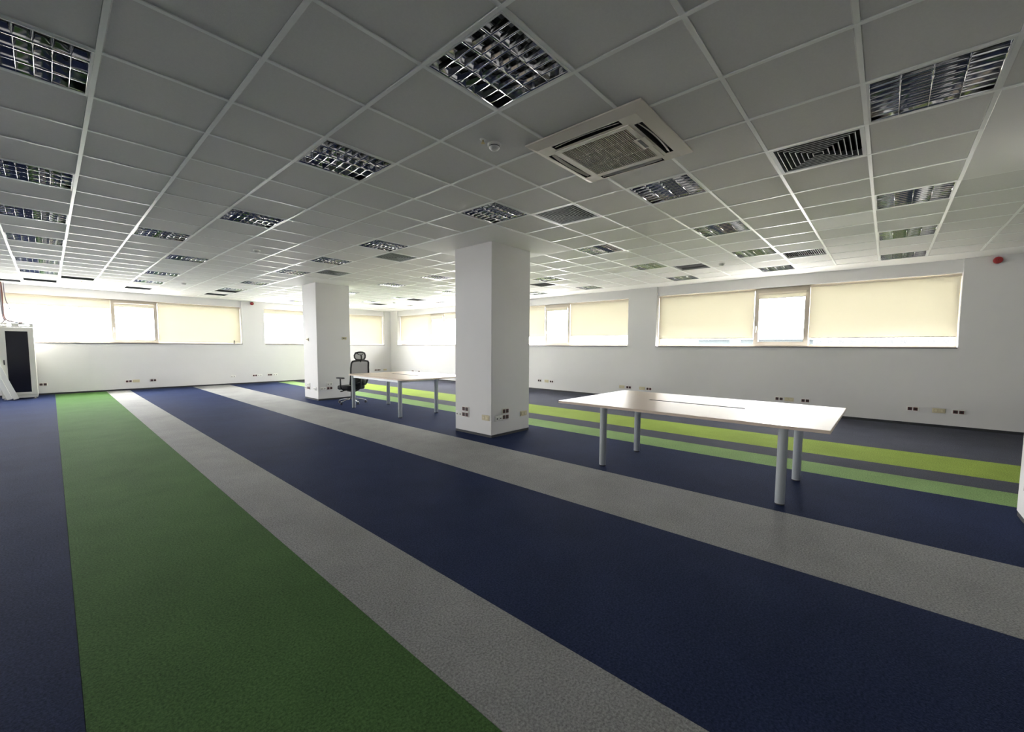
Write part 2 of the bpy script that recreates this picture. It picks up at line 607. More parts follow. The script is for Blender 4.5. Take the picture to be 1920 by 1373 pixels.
# ------------------------------------------------------------------ ceiling
T = 0.6
LUM = [(0, 2), (0, 6), (0, 9), (0, 12), (0, 16), (0, 19),
       (3, -1), (3, 2), (3, 6), (2, 9), (3, 12), (3, 16), (3, 19),
       (6, 2), (6, 6), (6, 9), (6, 12), (6, 16), (6, 19),
       (7, -1), (10, -1), (13, -1), (16, -1), (6, -4), (10, -4), (13, -4), (16, -4),
       (10, 2), (13, 2), (16, 2), (10, 6), (13, 6), (16, 6), (10, 9), (13, 9), (16, 9),
       (10, 12), (13, 12), (16, 12), (10, 16), (13, 16), (16, 16), (10, 19), (13, 19), (16, 19), (13, 22), (10, 22)]
DIFF = [(7, -3), (7, 1), (7, 7), (7, 11)]
RET = [(14, -2), (14, 1), (14, 7), (14, 16), (14, 20), (3, 22), (0, 22), (1, 20), (6, 22), (6, 20), (-1, 23)]
PATCH = [(7, 10, 3, 6), (7, 10, 13, 16), (7, 10, -7, -4)]
WHITE = [(11, -3)]
I0, I1 = math.floor(XL / T), 17
J0, J1 = math.floor(YN / T), 24

ceiling = bpy.data.objects.new('ceiling', None)
col.objects.link(ceiling)
tag(ceiling, 'suspended ceiling of grey mineral tiles in a white metal grid', kind='structure')
MB().box(XL - .45, XW + .45, YN - .2, YW + .45, HC + .16, HC + .25).build('ceiling_slab', 'wall', ceiling)


def in_patch(i, j):
    return any(a <= i < b and c <= j < d for a, b, c, d in PATCH)


def tile_mb(x0, x1, y0, y1, z=0.0):
    e, h = .013, .012
    mb = MB()
    x0, x1, y0, y1 = x0 + e, x1 - e, y0 + e, y1 - e
    lo = [(x0, y0), (x1, y0), (x1, y1), (x0, y1)]
    c = .004
    li = [(x0 + c, y0 + c), (x1 - c, y0 + c), (x1 - c, y1 - c), (x0 + c, y1 - c)]
    mb.rings([[(*q, z + .004) for q in li], [(*q, z + .008) for q in lo], [(*q, z + .004 + h) for q in lo]], smooth=False)
    return mb


occupied = set(LUM) | set(DIFF) | set(RET) | {(5, -1)}
tiles = []
for i in range(I0, I1):
    for j in range(J0, J1):
        if (i, j) in occupied or in_patch(i, j):
            continue
        c = Vector(((i + .5) * T, (j + .5) * T, HC))
        d = c - CAM
        fw = Vector((math.cos(YAW), math.sin(YAW), 0))
        dep = d.dot(fw)
        side = d.dot(Vector((math.sin(YAW), -math.cos(YAW), 0)))
        seen = dep > 1.2 and abs(side / dep) < 1.40 and (HC - CAM.z) / dep < 0.98
        tiles.append((not seen, dep, i, j))
tiles.sort()
tile_me = tile_mb(-.3, .3, -.3, .3).mesh('ceiling_tile', 'tile')
rest = MB()
n = 0
for hid, dep, i, j in tiles:
    x0, y0 = max(i * T, XL), max(j * T, YN)
    if (i, j) in WHITE:
        tile_mb(-.3, .3, -.3, .3).build('ceiling_tile', 'tile_white', ceiling, ((i + .5) * T, (j + .5) * T, HC))
    elif n < 298 and not hid and x0 == i * T and y0 == j * T:
        place('ceiling_tile', tile_me, ceiling, ((i + .5) * T, (j + .5) * T, HC))
        n += 1
    else:
        m2 = tile_mb(x0, (i + 1) * T, y0, (j + 1) * T, HC)
        k = len(rest.v)
        rest.v += m2.v
        rest.f += [[a + k for a in f] for f in m2.f]
        rest.s += m2.s
tag(rest.build('remaining_ceiling_tiles', 'tile', ceiling), kind='stuff')


def runs(lo, hi, blocked):
    out, a = [], lo
    for b0, b1 in sorted(blocked):
        if b0 > a:
            out.append((a, b0))
        a = max(a, b1)
    if hi > a:
        out.append((a, hi))
    return out


HB = .012
for i in range(I0 + 1, I1 + 1):                         # main runners, along Y
    bl = [(c * T, d * T) for a, b, c, d in PATCH if a < i < b] + ([(-.6, 0)] if i in () else [])
    for y0, y1 in runs(YN, J1 * T, bl):
        MB().box(i * T - HB, i * T + HB, y0, y1, HC, HC + .014).build('main_tee', 'tee', ceiling)
for j in range(J0 + 1, J1 + 1):                         # cross tees, along X
    bl = [(a * T, b * T) for a, b, c, d in PATCH if c < j < d]
    for x0, x1 in runs(XL, I1 * T, bl):
        MB().box(x0, x1, j * T - HB, j * T + HB, HC + .0012, HC + .014).build('cross_tee', 'tee', ceiling)
for a, b, c, d in PATCH:
    MB().box(a * T + HB, b * T - HB, max(c * T, YN) + HB, d * T - HB, HC - .003, HC + .02).build('gypsum_panel', 'gypsum', ceiling)
MB().box(I1 * T + HB, XW + .06, YN, YW + .06, HC - .001, HC + .02).build('gypsum_border', 'gypsum', ceiling)
MB().box(XL, I1 * T + HB, J1 * T + HB, YW + .06, HC - .001, HC + .02).build('gypsum_border', 'gypsum', ceiling)


# ------------------------------------------------------------------ louvred ceiling lights
def luminaire(loc):
    t = thing('ceiling_light', 'square recessed ceiling light with mirrored louvre grid, switched off',
              'ceiling light', loc, group='recessed louvre ceiling lights')
    o, i_ = .287, .276
    mb = MB()
    out = [(-o, -o), (o, -o), (o, o), (-o, o)]
    inn = [(-i_, -i_), (i_, -i_), (i_, i_), (-i_, i_)]
    mb.rings([[(*q, .012) for q in out], [(*q, -.001) for q in out], [(*q, -.001) for q in inn], [(*q, .055) for q in inn]],
             caps=False, smooth=False)
    mb.build('frame', 'lampwhite', t)
    hb = MB()
    hb.rings([[(x * .275, y * .275, .05) for x, y in ((-1, -1), (1, -1), (1, 1), (-1, 1))],
              [(x * .275, y * .275, .095) for x, y in ((-1, -1), (1, -1), (1, 1), (-1, 1))]], caps=False, smooth=False)
    hb.face([(x * .275, y * .275, .095) for x, y in ((-1, -1), (1, -1), (1, 1), (-1, 1))])
    hb.build('housing', 'lampbox', t)
    prof = [(.0015, .002), (.004, .014), (.010, .028), (.019, .042), (.031, .054)]
    rm = MB()
    rm.rings([[(x, -p, z) for p, z in prof[::-1]] + [(x, p, z) for p, z in prof] for x in (-.274, .274)], smooth=True)
    rm = rm.mesh('reflector', 'mirror')
    for k in (-1, 0, 1):
        place('reflector', rm, t, (0, k * .137, 0))
    for sg in (-1, 1):
        em = MB().rings([[(x, sg * .2755, .054)] + [(x, sg * (.2755 - p), z) for p, z in prof[::-1]] + [(x, sg * .2755, .002)]
                         for x in (-.274, .274)], smooth=True)
        em.build('side_reflector', 'mirror', t)
    for sg in (-1, 1):
        er = MB().rings([[(sg * .2755, y, .054)] + [(sg * (.2755 - p * .5), y, z) for p, z in prof[::-1]] + [(sg * .2755, y, .002)]
                         for y in (-.274, .274)], smooth=True)
        er.build('end_reflector', 'mirror', t)
    cp = [(.0008, .002), (.0025, .012), (.006, .022), (.011, .032)]
    bm_ = MB().rings([[(-p, y, z) for p, z in cp[::-1]] + [(p, y, z) for p, z in cp] for y in (-.272, .272)], smooth=True)
    bm_ = bm_.mesh('cross_blade', 'mirror')
    for k in range(7):
        place('cross_blade', bm_, t, ((k - 3) * .0685, 0, 0))
    tm = MB().lathe([(.013, -.27), (.013, .27)], (0, 0, 0), 10, 'x').mesh('lamp_tube', 'tube')
    for k in range(4):
        place('lamp_tube', tm, t, (0, (k - 1.5) * .137, .068))
    return t


lum0 = luminaire((0, 0, 0))
for k, (i, j) in enumerate(LUM):
    t = lum0 if k == 0 else copy_tree(lum0)
    t.location = ((i + .5) * T, (j + .5) * T, HC)
    row = ('above the navy edge of the wide green stripe' if i < 1 else 'above the wide navy stripe' if i < 5 else
           'above the broad grey stripe that passes the columns' if i < 9 else 'above the pale green stripe' if i < 12 else
           'above the lime green stripe' if i < 15 else 'along the window wall behind the tables')
    own = {(3, -1): 'large louvred ceiling light just short of the air conditioner',
           (7, -1): 'louvred ceiling light touching the window-side corner of the air conditioner',
           (2, 9): 'louvred ceiling light standing one tile out of its row over the navy stripe',
           (6, 2): 'louvred ceiling light at the corner of the white panel around near column',
           (10, 2): 'louvred ceiling light at window-side corner of white panel around near column',
           (6, -4): 'louvred ceiling light beside the concentric vent and plain white ceiling panel'}.get((i, j))
    tag(t, own or 'louvred ceiling light in the row %s' % row)
    if own and 'group' in t:
        del t['group']
    elif not own:
        t['group'] = 'louvred lights %s' % row


# ------------------------------------------------------------------ air diffusers and return grilles
def sq(r, z):
    return [(-r, -r, z), (r, -r, z), (r, r, z), (-r, r, z)]


def diffuser():
    t = thing('air_diffuser', 'square air diffuser with concentric grey louvre rings set in ceiling', 'air vent',
              group='four-way air diffusers')
    MB().rings([sq(.287, .012), sq(.287, 0), sq(.262, 0), sq(.255, .05)], caps=False, smooth=False).build('frame', 'diff', t)
    b = MB().rings([sq(.256, .05), sq(.256, .13)], caps=False, smooth=False)
    b.face(sq(.256, .13))
    b.build('duct_box', 'void', t)
    for k in range(7):
        r = .238 - k * .034
        MB().rings([sq(r, .003), sq(r, -.001), sq(r - .003, -.001), sq(r - .018, .030), sq(r - .0165, .031), sq(r, .003)], caps=False, smooth=False) \
            .build('louvre_ring', 'diffshade', t)
        MB().rings([sq(r + .001, -.0012), sq(r - .004, -.0012), sq(r - .004, -.0025), sq(r + .001, -.0025), sq(r + .001, -.0012)], caps=False, smooth=False) \
            .build('ring_lip', 'diff', t)
    return t


def grille():
    t = thing('return_grille', 'flat dark slotted return air grille set flush in ceiling', 'air vent',
              group='dark return air grilles')
    MB().rings([sq(.287, .012), sq(.287, 0), sq(.272, 0), sq(.268, .03)], caps=False, smooth=False).build('frame', 'lampwhite', t)
    b = MB().rings([sq(.27, .02), sq(.27, .06)], caps=False, smooth=False)
    b.face(sq(.27, .06))
    b.build('duct_box', 'void', t)
    me = MB()
    me.rings([[(-.268, -.012, .004), (-.268, .010, .022), (-.268, .012, .020), (-.268, -.010, .002)],
              [(.268, -.012, .004), (.268, .010, .022), (.268, .012, .020), (.268, -.010, .002)]], smooth=False)
    me = me.mesh('slat', 'grille')
    for k in range(20):
        place('slat', me, t, (0, -.257 + k * .027, 0))
    return t


for mk, lst in ((diffuser, DIFF), (grille, RET)):
    proto = mk()
    for k, (i, j) in enumerate(lst):
        t = proto if k == 0 else copy_tree(proto)
        t.location = ((i + .5) * T, (j + .5) * T, HC)
        if mk is diffuser:
            tag(t, {(7, -3): 'square concentric air diffuser beside louvred light and plain white ceiling panel',
                    (7, 1): 'square concentric air diffuser between the air conditioner and near column',
                    (7, 7): 'square concentric air diffuser just beyond the near column',
                    (7, 11): 'square concentric air diffuser just short of the far column'}[(i, j)])
            if 'group' in t:
                del t['group']
        else:
            side = 'near the window wall behind the tables' if i > 10 else 'near the far window wall'
            tag(t, 'flat dark slotted air grille in the ceiling %s' % side, group='dark air grilles %s' % side)


# ------------------------------------------------------------------ cassette air conditioner
def cassette_ac():
    t = thing('air_conditioner', 'cream ceiling cassette air conditioner with square grille and four curved vents',
              'air conditioner', (3.337, -.307, HC))
    A, B, D = .468, .458, -.042
    mb = MB(dedupe=True)
    mb.rings([sq(A, .0), sq(A, -.010), sq(B, -.014), sq(.40, D)], caps=False, smooth=False)
    # flat underside with four slots
    S0, S1, SL = .330, .388, .275

    def q(x0, x1, y0, y1):
        mb.face([(x0, y0, D), (x1, y0, D), (x1, y1, D), (x0, y1, D)])
    c = [-.40, -S1, -S0, -SL, SL, S0, S1, .40]
    for ix in range(7):
        for iy in range(7):
            x0, x1, y0, y1 = c[ix], c[ix + 1], c[iy], c[iy + 1]
            mx, my = (x0 + x1) / 2, (y0 + y1) / 2
            slot = (S0 < abs(mx) < S1 and abs(my) < SL) or (S0 < abs(my) < S1 and abs(mx) < SL)
            if not slot and not (abs(mx) < SL and abs(my) < SL):
                q(x0, x1, y0, y1)
    mb.build('panel', 'ac', t)
    for k in range(4):
        a = k * math.pi / 2
        rc = MB()
        b8 = [(S0, -SL), (S1, -SL), (S1, SL), (S0, SL)]
        rc.rings([[(x, y, D) for x, y in b8], [(x, y, D + .04) for x, y in b8]], caps=False, smooth=False)
        rc.face([(x, y, D + .04) for x, y in b8])
        so = rc.build('outlet_slot', 'acd', t, (0, 0, 0), (0, 0, a))
        vn = MB()
        loops = []
        for m in range(9):
            y = -SL + .012 + (2 * SL - .024) * m / 8
            bow = .018 * (1 - (2 * m / 8 - 1) ** 2)
            loops.append([(S0 + .012 + bow, y, D + .012), (S0 + .030 + bow, y, D - .002), (S0 + .034 + bow, y, D + .001), (S0 + .016 + bow, y, D + .016)])
        vn.rings(loops, smooth=False)
        vn.build('vane', 'vane', so)
    # removable intake grille frame and slats
    g = MB()
    g.rings([sq(.275, D), sq(.305, D), sq(.303, D - .006), sq(.268, D - .006), sq(.262, D + .01)], caps=False, smooth=False)
    gr = g.build('grille_frame', 'ac', t)
    bk = MB()
    bk.face([(-.266, -.266, D + .008), (.266, -.266, D + .008), (.266, .266, D + .008), (-.266, .266, D + .008)])
    bk.build('filter', 'acd', t)
    sm = MB().box(-.264, .264, -.0036, .0036, D - .004, D + .004).mesh('slat', 'acg')
    for k in range(36):
        place('slat', sm, gr, (0, -.2575 + k * .0147, 0))
    for k in (-1, 1):
        MB().box(k * .11 - .003, k * .11 + .003, -.264, .264, D - .002, D + .006).build('slat_rib', 'acg', gr)
    MB().box(-.085, .085, -.322, -.238, D - .009, D - .004).build('display_plate', 'ac', t)
    MB().box(-.070, .070, -.283, -.258, D - .0105, D - .009).build('display', 'acd', t)


cassette_ac()


# ------------------------------------------------------------------ detectors, sprinklers, alarms
def detector():
    t = thing('smoke_detector', 'small round white smoke detector on ceiling tile', 'smoke detector', group='ceiling smoke detectors')
    MB().lathe([(.052, 0), (.052, -.014), (.047, -.018)], n=28).build('base', 'plastic', t)
    MB().lathe([(.042, -.018), (.042, -.030), (.030, -.044), (.012, -.048)], n=28).build('chamber', 'plastic', t)
    MB().lathe([(.0435, -.022), (.0435, -.026)], n=28).build('slot_ring', 'holes', t)
    return t


d0 = detector()
for k, (x, y) in enumerate([(2.70, .325), (2.70, 5.75), (2.72, 11.3), (8.72, .36), (8.7, 11.2)]):
    t = d0 if k == 0 else copy_tree(d0)
    t.location = (x, y, HC + .003)
    tag(t, 'round white smoke detector ' + ('beside tiny sprinkler near the air conditioner', 'over middle of the wide navy stripe',
                                            'over navy stripe close to the far window wall', 'between two dark air grilles near the wide window',
                                            'in the ceiling near the far room corner')[k])
    if 'group' in t:
        del t['group']
for x, y, l in [(2.592, .338, 'tiny brass sprinkler head beside smoke detector near air conditioner'),
                (.98, 12.85, 'tiny brass sprinkler head in front of far window wall')]:
    t = thing('sprinkler_head', l, 'sprinkler', (x, y, HC + .003))
    MB().lathe([(.024, 0), (.024, -.004), (.012, -.008)], n=16).build('rosette', 'plastic', t)
    MB().lathe([(.006, -.008), (.006, -.028)], n=8).build('stem', 'brass', t)
    MB().lathe([(.014, -.028), (.014, -.031)], n=12).build('deflector', 'brass', t)


def alarm(loc, rot, label):
    t = thing('fire_alarm', label, 'fire alarm', loc, rot=rot)
    MB().lathe([(.052, 0), (.052, .025), (.046, .030)], n=28, axis='x').build('base', 'red', t)
    MB().lathe([(.050, .030), (.055, .036), (.055, .055), (.044, .068), (.02, .072)], n=28, axis='x').build('sounder', 'red', t)
    MB().lathe([(.016, .072), (.014, .078), (.004, .080)], n=16, axis='x').build('nozzle', 'red', t)


alarm((XW, -3.26, 2.842), (0, 0, math.pi), 'round red fire alarm sounder high on wall beside the wide window')
alarm((5.27, YW, 2.845), (0, 0, -math.pi / 2), 'round red fire alarm sounder between the far wall windows')


# ------------------------------------------------------------------ columns
def column(x0, x1, y0, y1, label):
    t = thing('column', label, 'column', ((x0 + x1) / 2, (y0 + y1) / 2, 0))
    a, b = (x1 - x0) / 2, (y1 - y0) / 2
    MB().box(-a, a, -b, b, .038, HC, .006).build('shaft', 'wall', t)
    MB().box(-a + .004, a - .004, -b + .004, b - .004, 0, .038).build('skirting', 'skirt', t)


C1 = (4.763, 5.65, 2.396, 3.225)
C2 = (4.80, 5.66, 8.51, 9.32)
C3 = (4.86, 5.72, -3.70, -2.866)
column(*C1, 'square white column with sockets near its foot beside the near meeting table')
column(*C2, 'square white column with sockets beside the office chair')
column(*C3, 'square white column partly in view beside the ends of the green stripes')


# ------------------------------------------------------------------ sockets
def socket(kind, loc, rz, label, group, modules=2):
    """faces +x locally"""
    t = thing('wall_socket', label, 'socket', loc, rz, group)
    W2 = .041 * modules
    frame = {'red': 'plastic', 'beige': 'beige', 'white': 'plastic'}[kind]
    MB().box(0, .010, -W2, W2, -.041, .041, .004).build('frame', frame, t)
    for k in range(modules):
        y = (k - (modules - 1) / 2) * .074
        if kind == 'red':
            md = MB().box(.010, .016, -.029, .029, -.029, .029, .003).build('socket_module', 'maroon', t, (0, y, 0))
            MB().lathe([(.017, .0162), (.017, .0168)], axis='x', n=16).build('socket_well', 'holes', md)
        elif kind == 'beige':
            md = MB().box(.010, .015, -.028, .028, -.028, .028, .003).build('socket_module', 'beige_in', t, (0, y, 0))
            MB().lathe([(.018, .0152), (.018, .0158)], axis='x', n=16).build('socket_well', 'beige', md)
        else:
            md = MB().box(.010, .015, -.028, .028, -.028, .028, .003).build('socket_module', 'plastic', t, (0, y, 0))
            MB().box(.0152, .016, -.011, .011, -.016, .004).build('data_port', 'holes', md)
    return t


KN = {'red': 'dark red double power socket', 'beige': 'beige double power socket', 'white': 'white double data outlet'}


def wall_sockets(lst, where, base, fix, rz):
    for kind, s, z, *mod in lst:
        loc = (fix, s, z) if base == 'x' else (s, fix, z)
        pre = 'upper ' if z > .35 else ''
        if mod:
            pre = 'long four-gang '
        socket(kind, loc, rz, '%s%s %s' % (pre, KN[kind] if not mod else 'dark red power socket', where), '%s%s sockets %s' % (pre, kind, where), *mod)


PI = math.pi
wall_sockets([('red', 6.25, .295), ('beige', 5.975, .295), ('red', 5.775, .295), ('beige', 3.384, .295), ('red', 3.18, .295),
              ('beige', 2.80, .295), ('red', 2.607, .295), ('red', -.31, .295), ('beige', -.49, .295), ('red', -.775, .295),
              ('red', -2.389, .295), ('beige', -2.723, .295), ('red', -2.963, .295), ('red', 12.75, .295), ('red', 13.2, .295)],
             'low on the window wall behind the tables', 'x', XW, PI)
wall_sockets([('red', .21, .285), ('red', 1.92, .27), ('beige', 2.085, .27), ('red', 2.485, .27), ('white', 4.61, .285),
              ('red', 5.285, .285), ('white', 5.44, .285), ('red', 5.775, .285), ('white', 5.96, .285),
              ('red', 10.15, .295, 4), ('beige', 10.53, .295)], 'low on the far window wall', 'y', YW, -PI / 2)
wall_sockets([('white', 3.13, .297), ('red', 2.975, .297), ('red', 2.975, .387), ('beige', 2.515, .297)],
             'on the near column face turned to grey stripe', 'x', C1[0], PI)
wall_sockets([('white', 4.915, .287), ('red', 5.068, .29), ('red', 5.068, .382), ('beige', 5.505, .296)],
             'on the near column face turned to near table', 'y', C1[2], -PI / 2)
wall_sockets([('white', 9.22, .285), ('red', 9.06, .285), ('white', 9.06, .375), ('white', 8.69, .29)],
             'on the far column face turned to grey stripe', 'x', C2[0], PI)
wall_sockets([('white', 4.925, .297), ('red', 5.085, .298), ('white', 5.085, .408)],
             'on the far column face beside the office chair', 'y', C2[2], -PI / 2)
wall_sockets([('red', 5.40, .30)], 'on the column partly in view', 'y', C3[3], PI / 2)
for loc, rz, l in [((C2[0], 9.04, 1.53), PI, 'small beige room thermostat on far column face turned to grey stripe'),
                   ((5.50, C2[2], 1.57), -PI / 2, 'small beige room thermostat on far column above the office chair')]:
    t = thing('thermostat', l, 'thermostat', loc, rz)
    MB().box(0, .025, -.06, .06, -.035, .035, .005).build('body', 'beige', t)
    MB().lathe([(.020, .025), (.018, .033), (.004, .034)], (0, .028, 0), 16, 'x').build('dial', 'beige_in', t)
    MB().box(.025, .026, -.045, -.005, -.012, .012).build('display', 'grille', t)


# ------------------------------------------------------------------ tables
def rounded(x0, x1, y0, y1, r, n=6):
    pts = []
    for cx, cy, a0 in ((x1 - r, y0 + r, -90), (x1 - r, y1 - r, 0), (x0 + r, y1 - r, 90), (x0 + r, y0 + r, 180)):
        for k in range(n + 1):
            a = math.radians(a0 + 90 * k / n)
            pts.append((cx + r * math.cos(a), cy + r * math.sin(a)))
    return pts


def table(label, x0, x1, y0, y1, h, legs, slot, corner, thick=.026, trayx=0.0):
    cx, cy = (x0 + x1) / 2, (y0 + y1) / 2
    t = thing('meeting_table', label, 'table', (cx, cy, 0))
    X0, X1, Y0, Y1 = x0 - cx, x1 - cx, y0 - cy, y1 - cy
    sx0, sx1, sy0, sy1 = slot[0] - cx, slot[1] - cx, slot[2] - cy, slot[3] - cy
    n = 6
    out = rounded(X0, X1, Y0, Y1, corner, n)
    inn = rounded(sx0, sx1, sy0, sy1, .008, n)
    mb = MB()
    bev = .003
    o2 = rounded(X0 + bev, X1 - bev, Y0 + bev, Y1 - bev, max(corner - bev, .002), n)
    loops = [[(*q, h) for q in inn], [(*q, h) for q in o2], [(*q, h - bev) for q in out], [(*q, h - thick) for q in out],
             [(*q, h - thick) for q in inn], [(*q, h) for q in inn]]
    mb.rings(loops, caps=False, smooth=False)
    mb.build('tabletop', 'top', t)
    zt = h - thick
    li = rounded(sx0 + .0025, sx1 - .0025, sy0 + .0025, sy1 - .0025, .006, n)
    MB().rings([[(*q, h - .001) for q in inn], [(*q, h - .001) for q in li], [(*q, zt - .012) for q in li], [(*q, zt - .012) for q in inn]],
               caps=False, smooth=False).build('slot_shade', 'cap', t)  # dark ring added to stand in for shade inside the slot
    LX0, LX1, LY0, LY1 = legs[0] - cx, legs[1] - cx, legs[2] - cy, legs[3] - cy
    for lx in (LX0, LX1):
        for ly in (LY0, LY1):
            lg = MB().lathe([(.039, .012), (.039, zt - .004), (.05, zt - .004), (.05, zt)], (lx, ly, 0), 24).build('leg', 'leg', t)
            MB().lathe([(.034, 0), (.036, .002), (.036, .012)], (lx, ly, 0), 20).build('foot', 'cap', lg)
    for lx in (LX0, LX1):
        MB().box(lx - .02, lx + .02, LY0 + .045, LY1 - .045, zt - .045, zt - .001).build('rail', 'rail', t)
    for ly in (LY0, LY1):
        MB().box(LX0 + .045, LX1 - .045, ly - .02, ly + .02, zt - .045, zt - .001).build('rail', 'rail', t)
    # cable tray hanging under the slot
    tr = MB()
    a, b = sx0 - .09 + trayx, sx1 + .09 + trayx
    u = [(a, zt - .002), (a, zt - .085), (b, zt - .085), (b, zt - .002), (b - .004, zt - .002), (b - .004, zt - .081), (a + .004, zt - .081), (a + .004, zt - .002)]
    tr.rings([[(x, y, z) for x, z in u] for y in (sy0 - .10, sy1 + .10)], smooth=False)
    tr.build('cable_tray', 'tray', t)
    return t


table('long sharp-cornered maple meeting table with cable slot below wide window', 4.29, 5.93, -1.70, .83, .762,
      (4.635, 5.535, -1.345, .43), (5.10, 5.155, -.93, .10), .004)
table('maple meeting table with rounded corners and cable slot beside the office chair', 4.765, 6.38, 4.66, 6.93, .752,
      (4.825, 5.69, 4.93, 6.755), (5.56, 5.61, 5.40, 6.42), .12, trayx=-.16)


# ------------------------------------------------------------------ office chair
def chair(loc, rz):
    t = thing('office_chair', 'black mesh-back office chair with headrest, armrests and chrome star base', 'chair', loc, rz)
    # base
    MB().lathe([(.036, .075), (.045, .085), (.040, .125), (.028, .14)], n=20).build('base_hub', 'chrome', t)
    for k in range(5):
        a = 2 * PI * k / 5 + 0.45
        ca, sa = math.cos(a), math.sin(a)
        P = [(r * ca, r * sa, z) for r, z in ((.03, .112), (.12, .108), (.22, .092), (.30, .072), (.325, .062))]
        arm = MB().tube(P, [.024, .022, .019, .016, .012], 10, flat=.75).build('base_arm', 'chrome', t)
        c = MB()
        wx, wy = .32 * ca, .32 * sa
        pa = a + 1.0
        d = Vector((math.cos(pa), math.sin(pa), 0))
        for s in (-1, 1):
            o = Vector((wx, wy, .027)) + d * (s * .013)
            lp = []
            e1 = Vector((-d.y, d.x, 0))
            for off in (-.009, .009):
                lp.append([tuple(o + d * off + e1 * .027 * math.cos(2 * PI * j / 16) + Vector((0, 0, .027 * math.sin(2 * PI * j / 16)))) for j in range(16)])
            c.rings(lp)
        c.tube([(wx, wy, .03), (wx, wy, .062)], .009, 8)
        c.build('caster', 'caster', arm)
    MB().lathe([(.025, .13), (.025, .28), (.016, .28), (.016, .30)], n=16).build('gas_lift', 'black', t)
    mech = MB().box(-.13, .10, -.075, .075, .285, .346, .015).build('tilt_mechanism', 'black', t)
    MB().tube([(.03, .06, .318), (.03, .17, .315), (.03, .24, .305), (.04, .275, .30)], [.007, .007, .012, .010], 8).build('lever', 'black', mech)
    # seat cushion: rounded slab with waterfall front
    mb = MB()
    loops = []
    for z, s in ((.345, .80), (.352, .93), (.375, 1.0), (.425, 1.0), (.440, .96), (.446, .82)):
        lp = []
        for x, y in rounded(-.235 * s, .265 * s, -.245 * s, .245 * s, .10 * s, 6):
            dz = -.035 * max(0, (x - .13) / .13) ** 2
            lp.append((x, y, z + dz))
        loops.append(lp)
    mb.rings(loops)
    mb.build('seat', 'fabric', t)

    # backrest: leaning ring frame with mesh panel
    def back(u, v):                        # u across -1..1, v 0..1 upward
        z = .45 + .58 * v
        x = -.245 - .105 * v + .035 * math.sin(PI * v) * 0 - .03 * math.sin(PI * min(1, v * 1.4)) + .035 * u * u
        return (x, u, z)

    def wid(v):
        return .195 + .05 * math.sin(PI * min(1, .15 + v * .62))
    ring = []
    for k in range(9):
        v = .06 + .86 * k / 8
        ring.append((1, v))
    pts = [(wid(v), v) for _, v in ring]
    pts += [(wid(.95) * .90, .975), (wid(.95) * .6, 1.0), (0, 1.012), (-wid(.95) * .6, 1.0), (-wid(.95) * .90, .975)]
    pts += [(-wid(v), v) for _, v in ring[::-1]]
    pts += [(-wid(.06) * .8, .01), (0, -.012), (wid(.06) * .8, .01)]
    path = [back(u, v) for u, v in pts]
    MB().tube(path, .021, 8, closed=True).build('back_frame', 'black', t)
    pm = MB(dedupe=True)
    NU, NV = 10, 12
    for i in range(NU):
        for j in range(NV):
            q = []
            for a, b in ((i, j), (i + 1, j), (i + 1, j + 1), (i, j + 1)):
                v = .01 + .985 * b / NV
                e = wid(v) * (1 - .35 * max(0, (v - .93) / .07) ** 2 - .2 * max(0, (.06 - v) / .06))
                q.append(back((2 * a / NU - 1) * e, v))
            pm.face(q, True)
    pm.build('back_mesh', 'cmesh', t)
    # lumbar pad, spine and bracket behind
    lm = MB()
    lm.rings([[(back(0, .22)[0] - .03 + dx, y, z) for dx, z in ((-.014, .455), (.012, .455), (.014, .55), (.008, .66), (-.012, .66))]
              for y in (-.165, -.08, 0, .08, .165)])
    lm.build('lumbar_pad', 'black', t)
    MB().tube([(-.10, 0, .34), (-.23, 0, .345), (-.315, 0, .40), (-.33, 0, .52), (-.355, 0, .66)], [.03, .032, .03, .026, .02], 10).build('spine', 'black', t)
    for s in (-1, 1):
        MB().tube([(-.33, s * .01, .53), (-.33, s * .10, .50), (-.275, s * .195, .485)], .016, 8).build('spine_wing', 'black', t)
    # headrest
    hx, hz = -.375, 1.135
    hp = [(hx + .02 - .4 * (y * y), y, z) for y, z in
          [(-.145, hz - .035), (-.150, hz + .02), (-.125, hz + .075), (-.06, hz + .092), (0, hz + .095), (.06, hz + .092), (.125, hz + .075),
           (.150, hz + .02), (.145, hz - .035), (.11, hz - .075), (.05, hz - .083), (0, hz - .085), (-.05, hz - .083), (-.11, hz - .075)]]
    hp = [(x + 1.4 * y * y, y, z) for x, y, z in hp]
    MB().tube(hp, .018, 8, closed=True).build('headrest_frame', 'black', t)
    hm = MB()
    for k in range(len(hp)):
        hm.face([hp[k], hp[(k + 1) % len(hp)], (hx + .012, 0, hz)], True)
    hm.build('headrest_mesh', 'cmesh', t)
    MB().tube([(-.352, 0, 1.01), (-.385, 0, 1.06), (-.392, 0, 1.12), (-.372, 0, 1.17)], [.020, .018, .018, .014], 8).build('headrest_bracket', 'black', t)
    MB().tube([(-.372, 0, 1.16), (-.365, -.05, 1.175), (-.345, -.10, 1.205)], .009, 8).build('headrest_strut', 'black', t)
    MB().tube([(-.372, 0, 1.16), (-.365, .05, 1.175), (-.345, .10, 1.205)], .009, 8).build('headrest_strut', 'black', t)
    for s in (-1, 1):
        MB().tube([(-.02, s * .12, .338), (-.01, s * .24, .338), (0, s * .29, .385), (.005, s * .295, .46), (.01, s * .295, .61)],
                  [.018, .020, .024, .026, .022], 8, flat=.7).build('armrest_post', 'black', t)
        MB().box(-.115, .125, s * .295 - .042, s * .295 + .042, .608, .640, .012).build('armrest_pad', 'black', t)


chair((5.165, 7.51, 0), math.radians(99))


